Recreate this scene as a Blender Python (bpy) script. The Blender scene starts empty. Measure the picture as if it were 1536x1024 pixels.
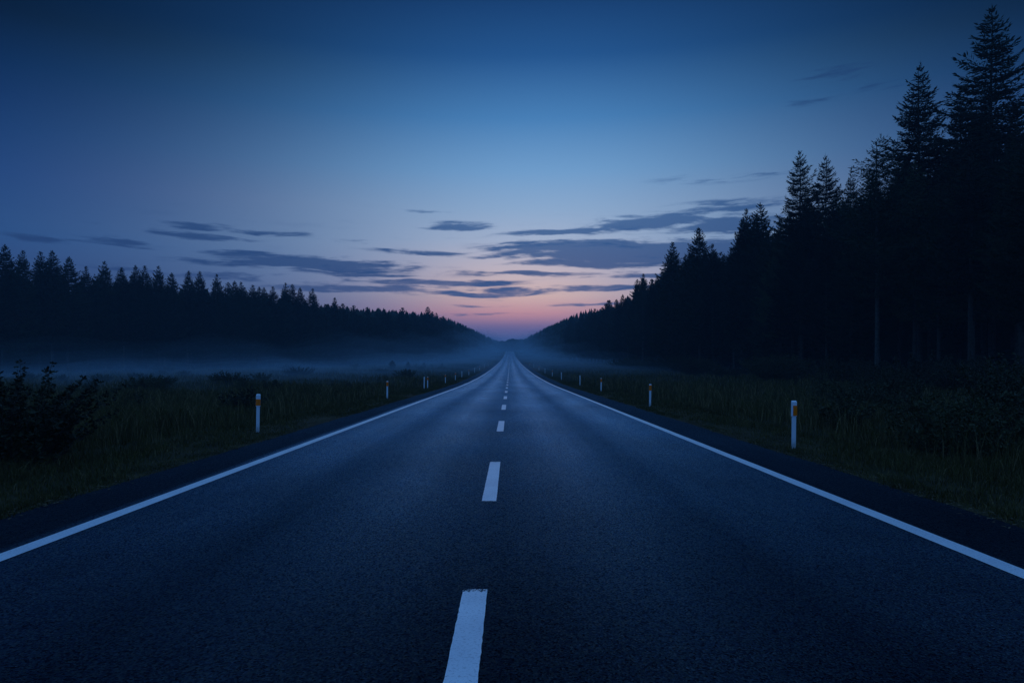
import bpy, math, random
import numpy as np

random.seed(7)
RNG = np.random.default_rng(7)
SC = bpy.context.scene
COL = SC.collection


def lin(r, g, b):
    f = lambda c: (c / 255 / 12.92) if c / 255 <= 0.04045 else ((c / 255 + 0.055) / 1.055) ** 2.4
    return (f(r), f(g), f(b), 1.0)


# ------------------------------------------------------------------ camera
EYE = 1.5
cam_d = bpy.data.cameras.new('camera')
cam_d.lens = 24.0
cam_d.sensor_width = 36.0
cam_d.shift_x = 0.002
cam_d.shift_y = 0.0254
cam_d.clip_start = 0.05
cam_d.clip_end = 6000
cam = bpy.data.objects.new('camera', cam_d)
cam.location = (0, 0, EYE)
cam.rotation_euler = (math.radians(90), 0, 0)
COL.objects.link(cam)
SC.camera = cam

# ------------------------------------------------------------------ exposure
SC.view_settings.view_transform = 'Standard'
SC.view_settings.look = 'None'
SC.view_settings.exposure = 0.0
SC.view_settings.gamma = 1.0
SC.render.engine = 'CYCLES'
SC.cycles.use_denoising = True
SC.cycles.max_bounces = 6
SC.cycles.diffuse_bounces = 2
SC.cycles.glossy_bounces = 2
SC.cycles.transparent_max_bounces = 6
SC.cycles.volume_bounces = 1

# ------------------------------------------------------------------ world: dusk sky, plus added fill light overhead and behind
W = bpy.data.worlds.new('World')
SC.world = W
W.use_nodes = True
wn = W.node_tree
wn.nodes.clear()


class NT:
    """short-hand for building node trees"""
    def __init__(self, tree):
        self.t = tree

    def node(self, kind, **kw):
        n = self.t.nodes.new(kind)
        for k, v in kw.items():
            setattr(n, k, v)
        return n

    def link(self, a, b):
        self.t.links.new(a, b)

    def put(self, sock, v):
        if isinstance(v, bpy.types.NodeSocket):
            self.link(v, sock)
        else:
            sock.default_value = v

    def m(self, op, a, b=None, c=None, clamp=False):
        n = self.node('ShaderNodeMath', operation=op, use_clamp=clamp)
        self.put(n.inputs[0], a)
        if b is not None:
            self.put(n.inputs[1], b)
        if c is not None:
            self.put(n.inputs[2], c)
        return n.outputs[0]

    def mix(self, f, a, b, blend='MIX'):
        n = self.node('ShaderNodeMix', data_type='RGBA', blend_type=blend)
        self.put(n.inputs[0], f)
        self.put(n.inputs[6], a)
        self.put(n.inputs[7], b)
        return n.outputs[2]

    def ramp(self, f, stops, interp='LINEAR'):
        n = self.node('ShaderNodeValToRGB')
        cr = n.color_ramp
        cr.interpolation = interp
        while len(cr.elements) < len(stops):
            cr.elements.new(0.5)
        for e, (p, c) in zip(cr.elements, stops):
            e.position = p
            e.color = c
        self.put(n.inputs[0], f)
        return n.outputs[0]

    def smooth(self, v, lo, hi):
        n = self.node('ShaderNodeMapRange', interpolation_type='SMOOTHSTEP')
        self.put(n.inputs[0], v)
        n.inputs[1].default_value = lo
        n.inputs[2].default_value = hi
        return n.outputs[0]

    def noise(self, vec, scale, detail=4.0, rough=0.5, dist=0.0):
        n = self.node('ShaderNodeTexNoise')
        self.put(n.inputs['Vector'], vec)
        n.inputs['Scale'].default_value = scale
        n.inputs['Detail'].default_value = detail
        n.inputs['Roughness'].default_value = rough
        n.inputs['Distortion'].default_value = dist
        return n.outputs[0]

    def combine(self, x, y, z=0.0):
        n = self.node('ShaderNodeCombineXYZ')
        for i, v in enumerate((x, y, z)):
            self.put(n.inputs[i], v)
        return n.outputs[0]


k = NT(wn)
tc = k.node('ShaderNodeTexCoord')
sep = k.node('ShaderNodeSeparateXYZ')
nrm = k.node('ShaderNodeVectorMath', operation='NORMALIZE')
k.link(tc.outputs['Generated'], nrm.inputs[0])
k.link(nrm.outputs[0], sep.inputs[0])
dx, dy, dz = sep.outputs
AZ = k.m('ARCTAN2', dx, dy)                       # 0 straight down the road, positive to the right
EL = k.m('ARCSINE', dz)
elp = k.m('DIVIDE', EL, 1.5708, clamp=True)       # 0 horizon .. 1 zenith


def D(deg):
    return deg / 90.0


ZEN_FILL = lin(88, 143, 212)  # overhead sky out of view, set brighter than dusk as added fill light
cool_ramp = k.ramp(elp, [
    (0.0, lin(70, 96, 150)),
    (D(3.5), lin(90, 120, 168)),
    (D(7), lin(130, 160, 202)),
    (D(10), lin(148, 179, 214)),
    (D(13), lin(146, 176, 211)),
    (D(16), lin(116, 162, 208)),
    (D(20), lin(74, 130, 186)),
    (D(24.5), lin(37, 86, 143)),
    (D(29), lin(21, 58, 107)),
    (D(35), lin(24, 62, 112)),
    (D(55), ZEN_FILL),
    (1.0, ZEN_FILL),
])
warm_ramp = k.ramp(elp, [
    (0.0, lin(72, 98, 156)),
    (D(2.4), lin(80, 100, 160)),
    (D(3.4), lin(126, 112, 158)),
    (D(4.5), lin(212, 154, 164)),
    (D(6.0), lin(226, 192, 186)),
    (D(8.0), lin(208, 192, 200)),
    (D(10.5), lin(172, 186, 212)),
    (D(13), lin(146, 176, 211)),
    (D(16), lin(116, 162, 208)),
    (D(20), lin(74, 130, 186)),
    (D(24.5), lin(37, 86, 143)),
    (D(29), lin(21, 58, 107)),
    (D(35), lin(24, 62, 112)),
    (D(55), ZEN_FILL),
    (1.0, ZEN_FILL),
])
side_ramp = k.ramp(elp, [
    (0.0, lin(36, 54, 98)),
    (D(5), lin(46, 62, 108)),
    (D(9), lin(30, 71, 126)),
    (D(13), lin(11, 57, 116)),
    (D(18), lin(3, 38, 88)),
    (D(23), lin(1, 14, 38)),
    (D(30), lin(3, 20, 48)),
    (D(55), ZEN_FILL),
    (1.0, ZEN_FILL),
])
back_fill_ramp = k.ramp(elp, [(0.0, lin(30, 62, 116)), (D(18), lin(62, 114, 184)), (1.0, ZEN_FILL)])  # unseen sky behind the camera, brightened to light paint, grass and haze


def gauss(v, c, s_):
    d = k.m('SUBTRACT', v, c)
    return k.m('POWER', 2.71828, k.m('MULTIPLY', k.m('MULTIPLY', d, d), -1.0 / (2 * s_ ** 2)))


g = gauss(AZ, 0.05, 0.29)
gw = gauss(AZ, 0.02, 0.17)
sky = k.mix(g, side_ramp, k.mix(gw, cool_ramp, warm_ramp))
sky = k.mix(k.smooth(k.m('ABSOLUTE', AZ), 0.8, 1.35), sky, back_fill_ramp)

# cloud bars: soft ellipses in azimuth / elevation, broken by stretched noise
wob = k.noise(k.combine(k.m('MULTIPLY', AZ, 5.0), k.m('MULTIPLY', EL, 16.0), 3.1), 1.0, 3.0, 0.55)
elw = k.m('ADD', EL, k.m('MULTIPLY', k.m('SUBTRACT', wob, 0.5), 0.022))
n1 = k.noise(k.combine(k.m('MULTIPLY', AZ, 7.0), k.m('MULTIPLY', elw, 95.0), 0.7), 1.0, 7.0, 0.62, 0.35)
n2 = k.noise(k.combine(k.m('MULTIPLY', AZ, 22.0), k.m('MULTIPLY', elw, 130.0), 5.2), 1.0, 5.0, 0.6, 0.2)
F = 1024.0


def ang(px, py):
    u, v = (px - 765) / F, (551 - py) / F
    return math.atan(u), math.atan(v / math.hypot(1, u))


BARS = [  # centre x, centre y, half width, half height, strength (in the photograph's picture units, turned into sky angles)
    (960, 377, 215, 16, 1.6), (1110, 374, 170, 20, 1.5), (900, 396, 120, 6, 1.0),
    (985, 335, 90, 9, 1.25), (1090, 337, 85, 12, 1.3), (835, 349, 75, 6, 1.0), (900, 362, 60, 4, 0.8), (1090, 312, 110, 9, 0.55),
    (810, 411, 130, 4.5, 0.85), (965, 412, 60, 6, 0.8), (640, 424, 120, 4.5, 0.8), (850, 435, 150, 5.5, 0.8), (530, 433, 140, 7, 0.85),
    (720, 440, 110, 3.5, 0.5), (455, 397, 150, 10, 1.05), (370, 384, 60, 7, 0.7), (300, 412, 150, 7, 0.5), (520, 412, 90, 4, 0.6),
    (290, 353, 80, 7, 0.8), (185, 364, 55, 8, 0.9), (285, 338, 55, 7, 0.7), (75, 362, 70, 6, 0.6), (400, 349, 70, 5, 0.4),
    (150, 336, 60, 6, 0.4), (690, 338, 55, 7, 0.75), (660, 380, 85, 5, 0.65), (540, 365, 60, 4, 0.45), (640, 317, 40, 4, 0.35),
    (890, 457, 60, 2.6, 0.7), (715, 458, 50, 2.6, 0.35), (1245, 112, 60, 13, 0.55), (1325, 130, 70, 11, 0.5), (1235, 148, 60, 9, 0.45),
    (1100, 262, 130, 12, 0.35), (700, 470, 150, 3, 0.35),
]
acc = None
for (px, py, hw, hh, st) in BARS:
    a0, e0 = ang(px, py)
    a1, _ = ang(px + hw, py)
    _, e1 = ang(px, py - hh)
    da = k.m('MULTIPLY', k.m('SUBTRACT', AZ, a0), 1.0 / abs(a1 - a0))
    de = k.m('MULTIPLY', k.m('SUBTRACT', elw, e0), 1.0 / abs(e1 - e0))
    r2 = k.m('ADD', k.m('MULTIPLY', da, da), k.m('MULTIPLY', de, de))
    b = k.m('MULTIPLY', k.m('POWER', 2.71828, k.m('MULTIPLY', r2, -1.15)), 1.42 * st)
    acc = b if acc is None else k.m('MAXIMUM', acc, b)
nz = k.m('ADD', k.m('MULTIPLY', k.m('SUBTRACT', n1, 0.5), 3.3), k.m('MULTIPLY', k.m('SUBTRACT', n2, 0.5), 2.5))
veil = k.m('MULTIPLY', k.smooth(EL, 0.34, 0.10), 0.10)
cl = k.smooth(k.m('ADD', k.m('ADD', acc, nz), veil), 0.18, 1.05)
cl = k.m('MULTIPLY', cl, k.smooth(acc, 0.05, 0.35))
wisp = k.smooth(k.m('ADD', k.m('MULTIPLY', n1, 0.65), k.m('MULTIPLY', n2, 0.35)), 0.53, 0.70)
wisp = k.m('MULTIPLY', wisp, k.m('MULTIPLY', k.smooth(EL, 0.27, 0.14), k.smooth(EL, 0.05, 0.09)))
cl = k.m('ADD', k.m('MULTIPLY', cl, 0.90), k.m('MULTIPLY', wisp, 0.22), clamp=True)
cloud_centre = k.ramp(elp, [(0.0, lin(104, 108, 150)), (D(4), lin(90, 104, 150)), (D(8), lin(52, 82, 132)), (D(14), lin(66, 106, 158)), (D(26), lin(28, 62, 108))])
cloud_side = k.ramp(elp, [(0.0, lin(44, 62, 108)), (D(9), lin(36, 62, 108)), (D(20), lin(24, 56, 100)), (D(28), lin(10, 36, 72))])
cloud = k.mix(g, cloud_side, cloud_centre)
full = k.mix(cl, sky, cloud)
# below the horizon the world is plain dark blue ground haze
full = k.mix(k.smooth(EL, -0.02, 0.0), lin(20, 34, 60), full)
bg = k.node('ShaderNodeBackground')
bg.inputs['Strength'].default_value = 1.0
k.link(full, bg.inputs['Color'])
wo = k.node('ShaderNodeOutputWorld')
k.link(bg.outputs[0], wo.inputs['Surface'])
try:
    W.cycles.sampling_method = 'MANUAL'
    W.cycles.sample_map_resolution = 512
except Exception:
    pass


# ------------------------------------------------------------------ materials
def principled(name, base=(0.1, 0.1, 0.1), rough=0.6, spec=0.3):
    m = bpy.data.materials.new(name)
    m.use_nodes = True
    t = NT(m.node_tree)
    p = m.node_tree.nodes['Principled BSDF']
    p.inputs['Base Color'].default_value = (*base, 1)
    p.inputs['Roughness'].default_value = rough
    p.inputs['Specular IOR Level'].default_value = spec
    return m, t, p


def pos(t):
    n = t.node('ShaderNodeNewGeometry')
    return n.outputs['Position']


def leaf_mat(name, dark, light, rough=0.75, spec=0.12, scale=0.9):
    m, t, p = principled(name, dark, rough, spec)
    oi = t.node('ShaderNodeObjectInfo')
    n = t.noise(pos(t), scale, 3.0, 0.6)
    v = t.m('ADD', t.m('MULTIPLY', n, 0.8), t.m('MULTIPLY', t.m('SUBTRACT', oi.outputs['Random'], 0.5), 0.6))
    c = t.ramp(v, [(0.25, (*dark, 1)), (0.7, (*light, 1))])
    t.link(c, p.inputs['Base Color'])
    return m


M = {}
M['needles'] = leaf_mat('spruce needles', (0.007, 0.010, 0.006), (0.022, 0.028, 0.014))
M['needles_pale'] = leaf_mat('pale needles', (0.020, 0.027, 0.012), (0.062, 0.072, 0.028))
M['leaves'] = leaf_mat('shrub leaves', (0.014, 0.017, 0.006), (0.055, 0.055, 0.018), 0.6, 0.2, 3.0)
M['far'] = leaf_mat('far forest', (0.009, 0.013, 0.009), (0.022, 0.028, 0.017), 0.8, 0.05, 0.2)

m, t, p = principled('bark', (0.10, 0.085, 0.075), 0.85, 0.1)
n = t.noise(pos(t), 6.0, 5.0, 0.65)
t.link(t.ramp(n, [(0.3, (0.026, 0.021, 0.017, 1)), (0.75, (0.085, 0.07, 0.058, 1))]), p.inputs['Base Color'])
M['bark'] = m
m, t, p = principled('pale bark', (0.3, 0.28, 0.27), 0.8, 0.1)
n = t.noise(pos(t), 5.0, 5.0, 0.65)
t.link(t.ramp(n, [(0.3, (0.035, 0.03, 0.026, 1)), (0.75, (0.13, 0.115, 0.10, 1))]), p.inputs['Base Color'])
M['pale_bark'] = m


def grass_mat(name, a, b, c):
    m, t, p = principled(name, a, 0.8, 0.08)
    n = t.noise(pos(t), 1.3, 4.0, 0.65)
    n2 = t.noise(pos(t), 23.0, 2.0, 0.5)
    v = t.m('ADD', t.m('MULTIPLY', n, 0.55), t.m('MULTIPLY', n2, 0.45))
    t.link(t.ramp(v, [(0.3, (*a, 1)), (0.52, (*b, 1)), (0.72, (*c, 1))]), p.inputs['Base Color'])
    return m


M['grass'] = grass_mat('grass', (0.024, 0.023, 0.007), (0.072, 0.058, 0.017), (0.15, 0.11, 0.036))
M['dry'] = grass_mat('dry grass', (0.09, 0.06, 0.025), (0.19, 0.13, 0.055), (0.34, 0.24, 0.11))
M['soil'] = grass_mat('soil and turf', (0.014, 0.013, 0.006), (0.034, 0.028, 0.012), (0.065, 0.052, 0.022))
M['litter'] = grass_mat('fallen leaves', (0.05, 0.035, 0.02), (0.12, 0.085, 0.05), (0.22, 0.17, 0.11))

# asphalt
m, t, p = principled('asphalt', (0.04, 0.04, 0.042), 0.5, 0.9)
P = pos(t)
sx = t.node('ShaderNodeSeparateXYZ')
t.link(P, sx.inputs[0])
X, Y = sx.outputs[0], sx.outputs[1]
ROADX = -0.235
wobx = t.noise(t.combine(0.0, t.m('MULTIPLY', Y, 0.06), 0.0), 1.0, 2.0)
xs = t.m('ADD', t.m('SUBTRACT', X, ROADX), t.m('MULTIPLY', t.m('SUBTRACT', wobx, 0.5), 0.5))
ax = t.m('ABSOLUTE', xs)


def bump1(c, w):
    d = t.m('DIVIDE', t.m('SUBTRACT', ax, c), w)
    return t.m('POWER', 2.71828, t.m('MULTIPLY', t.m('MULTIPLY', d, d), -1.0))


track = t.m('ADD', bump1(1.15, 0.45), bump1(3.0, 0.5), clamp=True)
oil = t.m('ADD', bump1(2.1, 0.32), bump1(0.0, 0.5), clamp=True)
shoulder = t.smooth(ax, 3.85, 4.1)
streak = t.noise(t.combine(t.m('MULTIPLY', X, 3.0), t.m('MULTIPLY', Y, 0.10), 0.0), 1.0, 5.0, 0.6)
mott = t.noise(P, 0.55, 4.0, 0.6)
vor = t.node('ShaderNodeTexVoronoi', feature='F1')
t.link(P, vor.inputs['Vector'])
vor.inputs['Scale'].default_value = 92.0
stone = vor.outputs['Color']
ss = t.node('ShaderNodeSeparateColor')
t.link(stone, ss.inputs[0])
fine = t.noise(P, 130.0, 3.0, 0.7)
agg = t.m('ADD', t.m('MULTIPLY', ss.outputs[0], 0.6), t.m('MULTIPLY', fine, 0.4))
tone = t.ramp(agg, [(0.2, (0.002, 0.0022, 0.0028, 1)), (0.55, (0.007, 0.0075, 0.009, 1)), (0.80, (0.026, 0.029, 0.035, 1)), (0.92, (0.15, 0.16, 0.18, 1))])
lum = t.m('ADD', 0.70, t.m('ADD', t.m('MULTIPLY', track, 0.35), t.m('MULTIPLY', streak, 0.5)))
lum = t.m('SUBTRACT', lum, t.m('ADD', t.m('MULTIPLY', oil, 0.34), t.m('MULTIPLY', shoulder, 0.28)))
lum = t.m('MULTIPLY', lum, t.m('ADD', 0.72, t.m('MULTIPLY', mott, 0.56)))
t.link(t.mix(1.0, tone, t.combine(lum, lum, lum), 'MULTIPLY'), p.inputs['Base Color'])
ro = t.m('SUBTRACT', 0.37, t.m('MULTIPLY', track, 0.05))
ro = t.m('ADD', ro, t.m('ADD', t.m('MULTIPLY', oil, 0.05), t.m('MULTIPLY', shoulder, 0.12)))
ro = t.m('ADD', ro, t.m('MULTIPLY', t.m('SUBTRACT', mott, 0.5), 0.24))
t.link(ro, p.inputs['Roughness'])
bp = t.node('ShaderNodeBump')
bp.inputs['Strength'].default_value = 0.42
bp.inputs['Distance'].default_value = 0.006
t.link(t.m('ADD', t.m('MULTIPLY', vor.outputs['Distance'], -1.0), t.m('MULTIPLY', fine, 0.6)), bp.inputs['Height'])
p.inputs['Specular IOR Level'].default_value = 0.0
t.link(bp.outputs[0], p.inputs['Normal'])
# blue of reflected sky painted into the stones' gloss, strongest at a grazing view
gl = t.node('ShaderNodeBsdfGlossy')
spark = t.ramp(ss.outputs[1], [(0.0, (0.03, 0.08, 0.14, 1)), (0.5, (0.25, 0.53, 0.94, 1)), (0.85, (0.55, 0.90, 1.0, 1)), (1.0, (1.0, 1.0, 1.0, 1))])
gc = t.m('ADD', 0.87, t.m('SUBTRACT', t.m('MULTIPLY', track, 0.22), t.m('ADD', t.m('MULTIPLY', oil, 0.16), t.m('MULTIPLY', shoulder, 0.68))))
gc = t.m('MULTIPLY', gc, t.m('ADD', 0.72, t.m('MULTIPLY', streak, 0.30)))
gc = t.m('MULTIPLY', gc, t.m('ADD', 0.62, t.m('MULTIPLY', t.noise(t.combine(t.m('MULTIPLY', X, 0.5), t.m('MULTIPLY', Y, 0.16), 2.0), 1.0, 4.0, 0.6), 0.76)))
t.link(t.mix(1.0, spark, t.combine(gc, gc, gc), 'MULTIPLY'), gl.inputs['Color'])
t.link(ro, gl.inputs['Roughness'])
t.link(bp.outputs[0], gl.inputs['Normal'])
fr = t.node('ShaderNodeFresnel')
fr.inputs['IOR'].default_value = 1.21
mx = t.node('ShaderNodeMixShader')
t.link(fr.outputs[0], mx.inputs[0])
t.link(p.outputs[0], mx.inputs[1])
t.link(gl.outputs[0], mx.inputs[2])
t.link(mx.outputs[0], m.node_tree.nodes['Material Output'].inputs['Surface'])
M['asphalt'] = m

# road paint, chipped and a little dirty
m, t, p = principled('road paint', (0.8, 0.8, 0.8), 0.38, 0.8)
P = pos(t)
n = t.noise(P, 30.0, 6.0, 0.75)
n2 = t.noise(P, 2.2, 4.0, 0.6)
c = t.ramp(n2, [(0.3, (0.70, 0.71, 0.73, 1)), (0.7, (0.86, 0.86, 0.86, 1))])
grime = t.smooth(t.noise(P, 55.0, 4.0, 0.75), 0.50, 0.66)
c = t.mix(t.m('MULTIPLY', grime, 0.6), c, (0.30, 0.31, 0.33, 1))
t.link(c, p.inputs['Base Color'])
uv = t.node('ShaderNodeAttribute')
uv.attribute_name = 'wear'
chip = t.smooth(t.m('ADD', n, t.m('MULTIPLY', uv.outputs['Fac'], 0.5)), 0.63, 0.70)
tr = t.node('ShaderNodeBsdfTransparent')
mx = t.node('ShaderNodeMixShader')
t.link(chip, mx.inputs[0])
t.link(p.outputs[0], mx.inputs[1])
t.link(tr.outputs[0], mx.inputs[2])
t.link(mx.outputs[0], m.node_tree.nodes['Material Output'].inputs['Surface'])
bp = t.node('ShaderNodeBump')
bp.inputs['Strength'].default_value = 0.4
bp.inputs['Distance'].default_value = 0.004
t.link(t.noise(P, 110.0, 2.0), bp.inputs['Height'])
t.link(bp.outputs[0], p.inputs['Normal'])
M['paint'] = m

m, t, p = principled('white plastic', (0.8, 0.8, 0.8), 0.4, 0.5)
sx = t.node('ShaderNodeSeparateXYZ')
tcx = t.node('ShaderNodeTexCoord')
t.link(tcx.outputs['Object'], sx.inputs[0])
n = t.noise(tcx.outputs['Object'], 14.0, 4.0, 0.65)
dirt = t.smooth(t.m('ADD', sx.outputs[2], t.m('MULTIPLY', n, 0.3)), 0.42, 0.16)
t.link(t.mix(t.m('MULTIPLY', dirt, 0.6), (0.82, 0.83, 0.84, 1), (0.22, 0.20, 0.17, 1)), p.inputs['Base Color'])
M['white'] = m
m, t, p = principled('orange reflector', (1.0, 0.36, 0.01), 0.25, 0.5)
vv = t.node('ShaderNodeTexVoronoi')
vv.inputs['Scale'].default_value = 120.0
tcx = t.node('ShaderNodeTexCoord')
t.link(tcx.outputs['Object'], vv.inputs['Vector'])
t.link(t.mix(t.m('MULTIPLY', vv.outputs['Distance'], 0.4), (1.0, 0.19, 0.0, 1), (0.85, 0.12, 0.0, 1)), p.inputs['Base Color'])
M['orange'] = m
m, t, p = principled('black plastic', (0.02, 0.02, 0.022), 0.5, 0.4)
M['black'] = m

# ------------------------------------------------------------------ terrain
_ty = [-60, 0, 60, 81, 112, 172, 230, 293, 360, 434, 520, 548, 575, 620, 648, 680, 740, 820, 900, 1000, 1100, 1400]
_tz = [0, 0, -0.05, 0.10, 0.45, 1.5, 2.7, 4.2, 5.9, 7.9, 11.0, 11.75, 12.5, 15.2, 16.6, 16.2, 13.5, 13, 19, 30, 35, 36]
_fy = np.arange(-60, 1401, 2.0)
_fz = np.interp(_fy, _ty, _tz)
_kern = np.exp(-0.5 * (np.arange(-8, 9) / 3.2) ** 2)
_kern /= _kern.sum()
_fz = np.convolve(np.pad(_fz, 8, mode='edge'), _kern, 'valid')


def zr(y):
    return np.interp(y, _fy, _fz)


XL, XR = -5.24, 4.97          # asphalt edges
XC = 0.5 * (XL + XR)
HW = 0.5 * (XR - XL)


def lump(x, y):
    return (np.sin(x * 0.23 + 1.3) * np.cos(y * 0.19 + 0.4) + 0.6 * np.sin(x * 0.61 + y * 0.37) + 0.4 * np.sin(x * 1.3 - y * 0.9 + 2.0)) / 2.0


def gz(x, y):
    x = np.asarray(x, float)
    y = np.asarray(y, float)
    e = np.abs(x - XC) - HW
    left = np.interp(e, [-0.3, 0.0, 0.8, 2.0, 4.5, 9, 400], [-0.06, -0.02, -0.03, -0.16, -0.42, -0.30, -0.25])
    right = np.interp(e, [-0.3, 0.0, 0.8, 2.0, 4.5, 9, 20, 60, 400], [-0.06, -0.02, -0.03, -0.14, -0.34, -0.20, 0.25, 1.2, 2.0])
    off = np.where(x < XC, left, right)
    amp = np.clip((e - 0.6) / 4.0, 0, 1) * 0.14
    side = np.clip((np.abs(x) - 150) / 600, 0, 1)
    return zr(y) + off + amp * lump(x, y) - side * np.clip(y - 700, 0, 400) * 0.0


def mesh_obj(name, verts, faces, mats, parent=None, midx=None, smooth=False):
    """verts (n,3) array, faces (f,k) array or list; links ONE mesh object"""
    me = bpy.data.meshes.new(name)
    v = np.asarray(verts, np.float32)
    if isinstance(faces, np.ndarray) and faces.ndim == 2:
        f = faces.astype(np.int32)
        kk = f.shape[1]
        me.vertices.add(len(v))
        me.vertices.foreach_set('co', v.ravel())
        me.loops.add(f.size)
        me.loops.foreach_set('vertex_index', f.ravel())
        me.polygons.add(len(f))
        me.polygons.foreach_set('loop_start', np.arange(0, f.size, kk, dtype=np.int32))
        me.polygons.foreach_set('loop_total', np.full(len(f), kk, np.int32))
        me.update(calc_edges=True)
    else:
        me.from_pydata([tuple(map(float, q)) for q in v], [], [tuple(map(int, q)) for q in faces])
    for mm in (mats if isinstance(mats, (list, tuple)) else [mats]):
        me.materials.append(mm)
    if midx is not None:
        me.polygons.foreach_set('material_index', np.asarray(midx, np.int32))
    if smooth:
        me.polygons.foreach_set('use_smooth', np.ones(len(me.polygons), bool))
    o = bpy.data.objects.new(name, me)
    COL.objects.link(o)
    if parent is not None:
        o.parent = parent
    return o


def grid(xs, ys, zf):
    Xg, Yg = np.meshgrid(xs, ys)
    Zg = zf(Xg, Yg)
    v = np.stack([Xg.ravel(), Yg.ravel(), Zg.ravel()], 1)
    nx, ny = len(xs), len(ys)
    i = np.arange(nx * ny).reshape(ny, nx)
    f = np.stack([i[:-1, :-1].ravel(), i[:-1, 1:].ravel(), i[1:, 1:].ravel(), i[1:, :-1].ravel()], 1)
    return v, f


def tag(o, label=None, cat=None, group=None, kind=None):
    if label:
        o['label'] = label
    if cat:
        o['category'] = cat
    if group:
        o['group'] = group
    if kind:
        o['kind'] = kind
    return o


def empty(name, loc, rz=0.0):
    o = bpy.data.objects.new(name, None)
    o.empty_display_size = 0.2
    o.location = loc
    o.rotation_euler = (0, 0, rz)
    COL.objects.link(o)
    return o


xs = np.unique(np.concatenate([[-1100, -700, -400, -250, -180], np.arange(-150, -20, 4.0), np.arange(-20, -5.3, 0.6), [XL - 0.02, XL + 0.25, -2, 2, XR - 0.25, XR + 0.02], np.arange(5.3, 20, 0.6), np.arange(20, 100, 4.0), [120, 180, 250, 400, 700, 1100]]))
ys = np.unique(np.concatenate([np.arange(-40, 60, 1.5), np.arange(60, 200, 4.0), np.arange(200, 700, 8.0), np.arange(700, 1351, 25.0)]))
v, f = grid(xs, ys, gz)
tag(mesh_obj('ground', v, f, M['soil'], smooth=True), 'dark soil and turf of the verges, meadow and forest floor', 'ground', kind='structure')

# road sheet with slightly ragged asphalt edges
ys = np.unique(np.concatenate([np.arange(-12, 45, 0.2), np.arange(45, 120, 1.0), np.arange(120, 691, 3.0)]))
rag = np.convolve(RNG.normal(0, 1, len(ys)), [0.2, 0.3, 0.3, 0.2], 'same') * 0.06
rag2 = np.convolve(RNG.normal(0, 1, len(ys)), [0.2, 0.3, 0.3, 0.2], 'same') * 0.06
rows = [XL, XL + 0.4, -2.2, XC, 1.9, XR - 0.4, XR]
V = []
for i, y in enumerate(ys):
    for j, x in enumerate(rows):
        xx = x + (rag[i] if j == 0 else rag2[i] if j == len(rows) - 1 else 0)
        V.append((xx, y, zr(y) - (0.035 if j in (0, len(rows) - 1) else 0.0)))
n = len(rows)
idx = np.arange(len(V)).reshape(len(ys), n)
f = np.stack([idx[:-1, :-1].ravel(), idx[:-1, 1:].ravel(), idx[1:, 1:].ravel(), idx[1:, :-1].ravel()], 1)
road = mesh_obj('road', V, f, M['asphalt'], smooth=True)
tag(road, 'two lane asphalt road running straight to the far crest', 'road', kind='structure')


def strip(name, x0, x1, y0, y1, step, worn_ends=False):
    yy = np.arange(y0, y1 + 1e-6, step)
    if yy[-1] < y1 - 0.01:
        yy = np.append(yy, y1)
    V, wear = [], []
    for y in yy:
        je = RNG.normal(0, 0.0012, 2) if y < 40 else (0, 0)
        V += [(x0 + je[0], y, zr(y) + 0.005), (x1 + je[1], y, zr(y) + 0.005)]
        w = 0.0
        if worn_ends:
            w = max(0.0, 1 - (y1 - y) / 0.14) * 0.7 + max(0.0, 1 - (y - y0) / 0.05) * 0.4
        wear += [w, w]
    i = np.arange(len(yy) - 1) * 2
    f = np.stack([i, i + 1, i + 3, i + 2], 1)
    o = mesh_obj(name, V, f, M['paint'], parent=road)
    a = o.data.attributes.new('wear', 'FLOAT', 'POINT')
    a.data.foreach_set('value', np.asarray(wear, np.float32))
    return o


strip('edge_line', -4.03 - 0.085, -4.03 + 0.085, -10, 690, 0.5)
strip('edge_line', 3.74 - 0.085, 3.74 + 0.085, -10, 690, 0.5)
dashes = [(-7.0, -3.5), (1.25, 4.67)] + [(7.68 + 8.45 * q, 7.68 + 8.45 * q + 3.3) for q in range(80)]
for (a, b) in dashes:
    if b < 690:
        strip('centre_dash', ROADX - 0.082, ROADX + 0.082, a, b, 0.05 if b < 25 else 0.55, worn_ends=b < 25)


# ------------------------------------------------------------------ conifers
def vnorm(a):
    l = math.sqrt(a[0] ** 2 + a[1] ** 2 + a[2] ** 2) or 1.0
    return (a[0] / l, a[1] / l, a[2] / l)


def diamond(Vs, Fs, p, d, l, w, rnd, wide=0.42):
    d = vnorm(d)
    r = (rnd.uniform(-1, 1), rnd.uniform(-1, 1), rnd.uniform(-0.5, 0.5))
    s = (d[1] * r[2] - d[2] * r[1], d[2] * r[0] - d[0] * r[2], d[0] * r[1] - d[1] * r[0])
    s = vnorm(s)
    b = len(Vs)
    m = (p[0] + d[0] * l * wide, p[1] + d[1] * l * wide, p[2] + d[2] * l * wide)
    Vs.append(p)
    Vs.append((m[0] + s[0] * w, m[1] + s[1] * w, m[2] + s[2] * w))
    Vs.append((p[0] + d[0] * l, p[1] + d[1] * l, p[2] + d[2] * l))
    Vs.append((m[0] - s[0] * w, m[1] - s[1] * w, m[2] - s[2] * w))
    Fs.append((b, b + 1, b + 2, b + 3))


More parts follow.
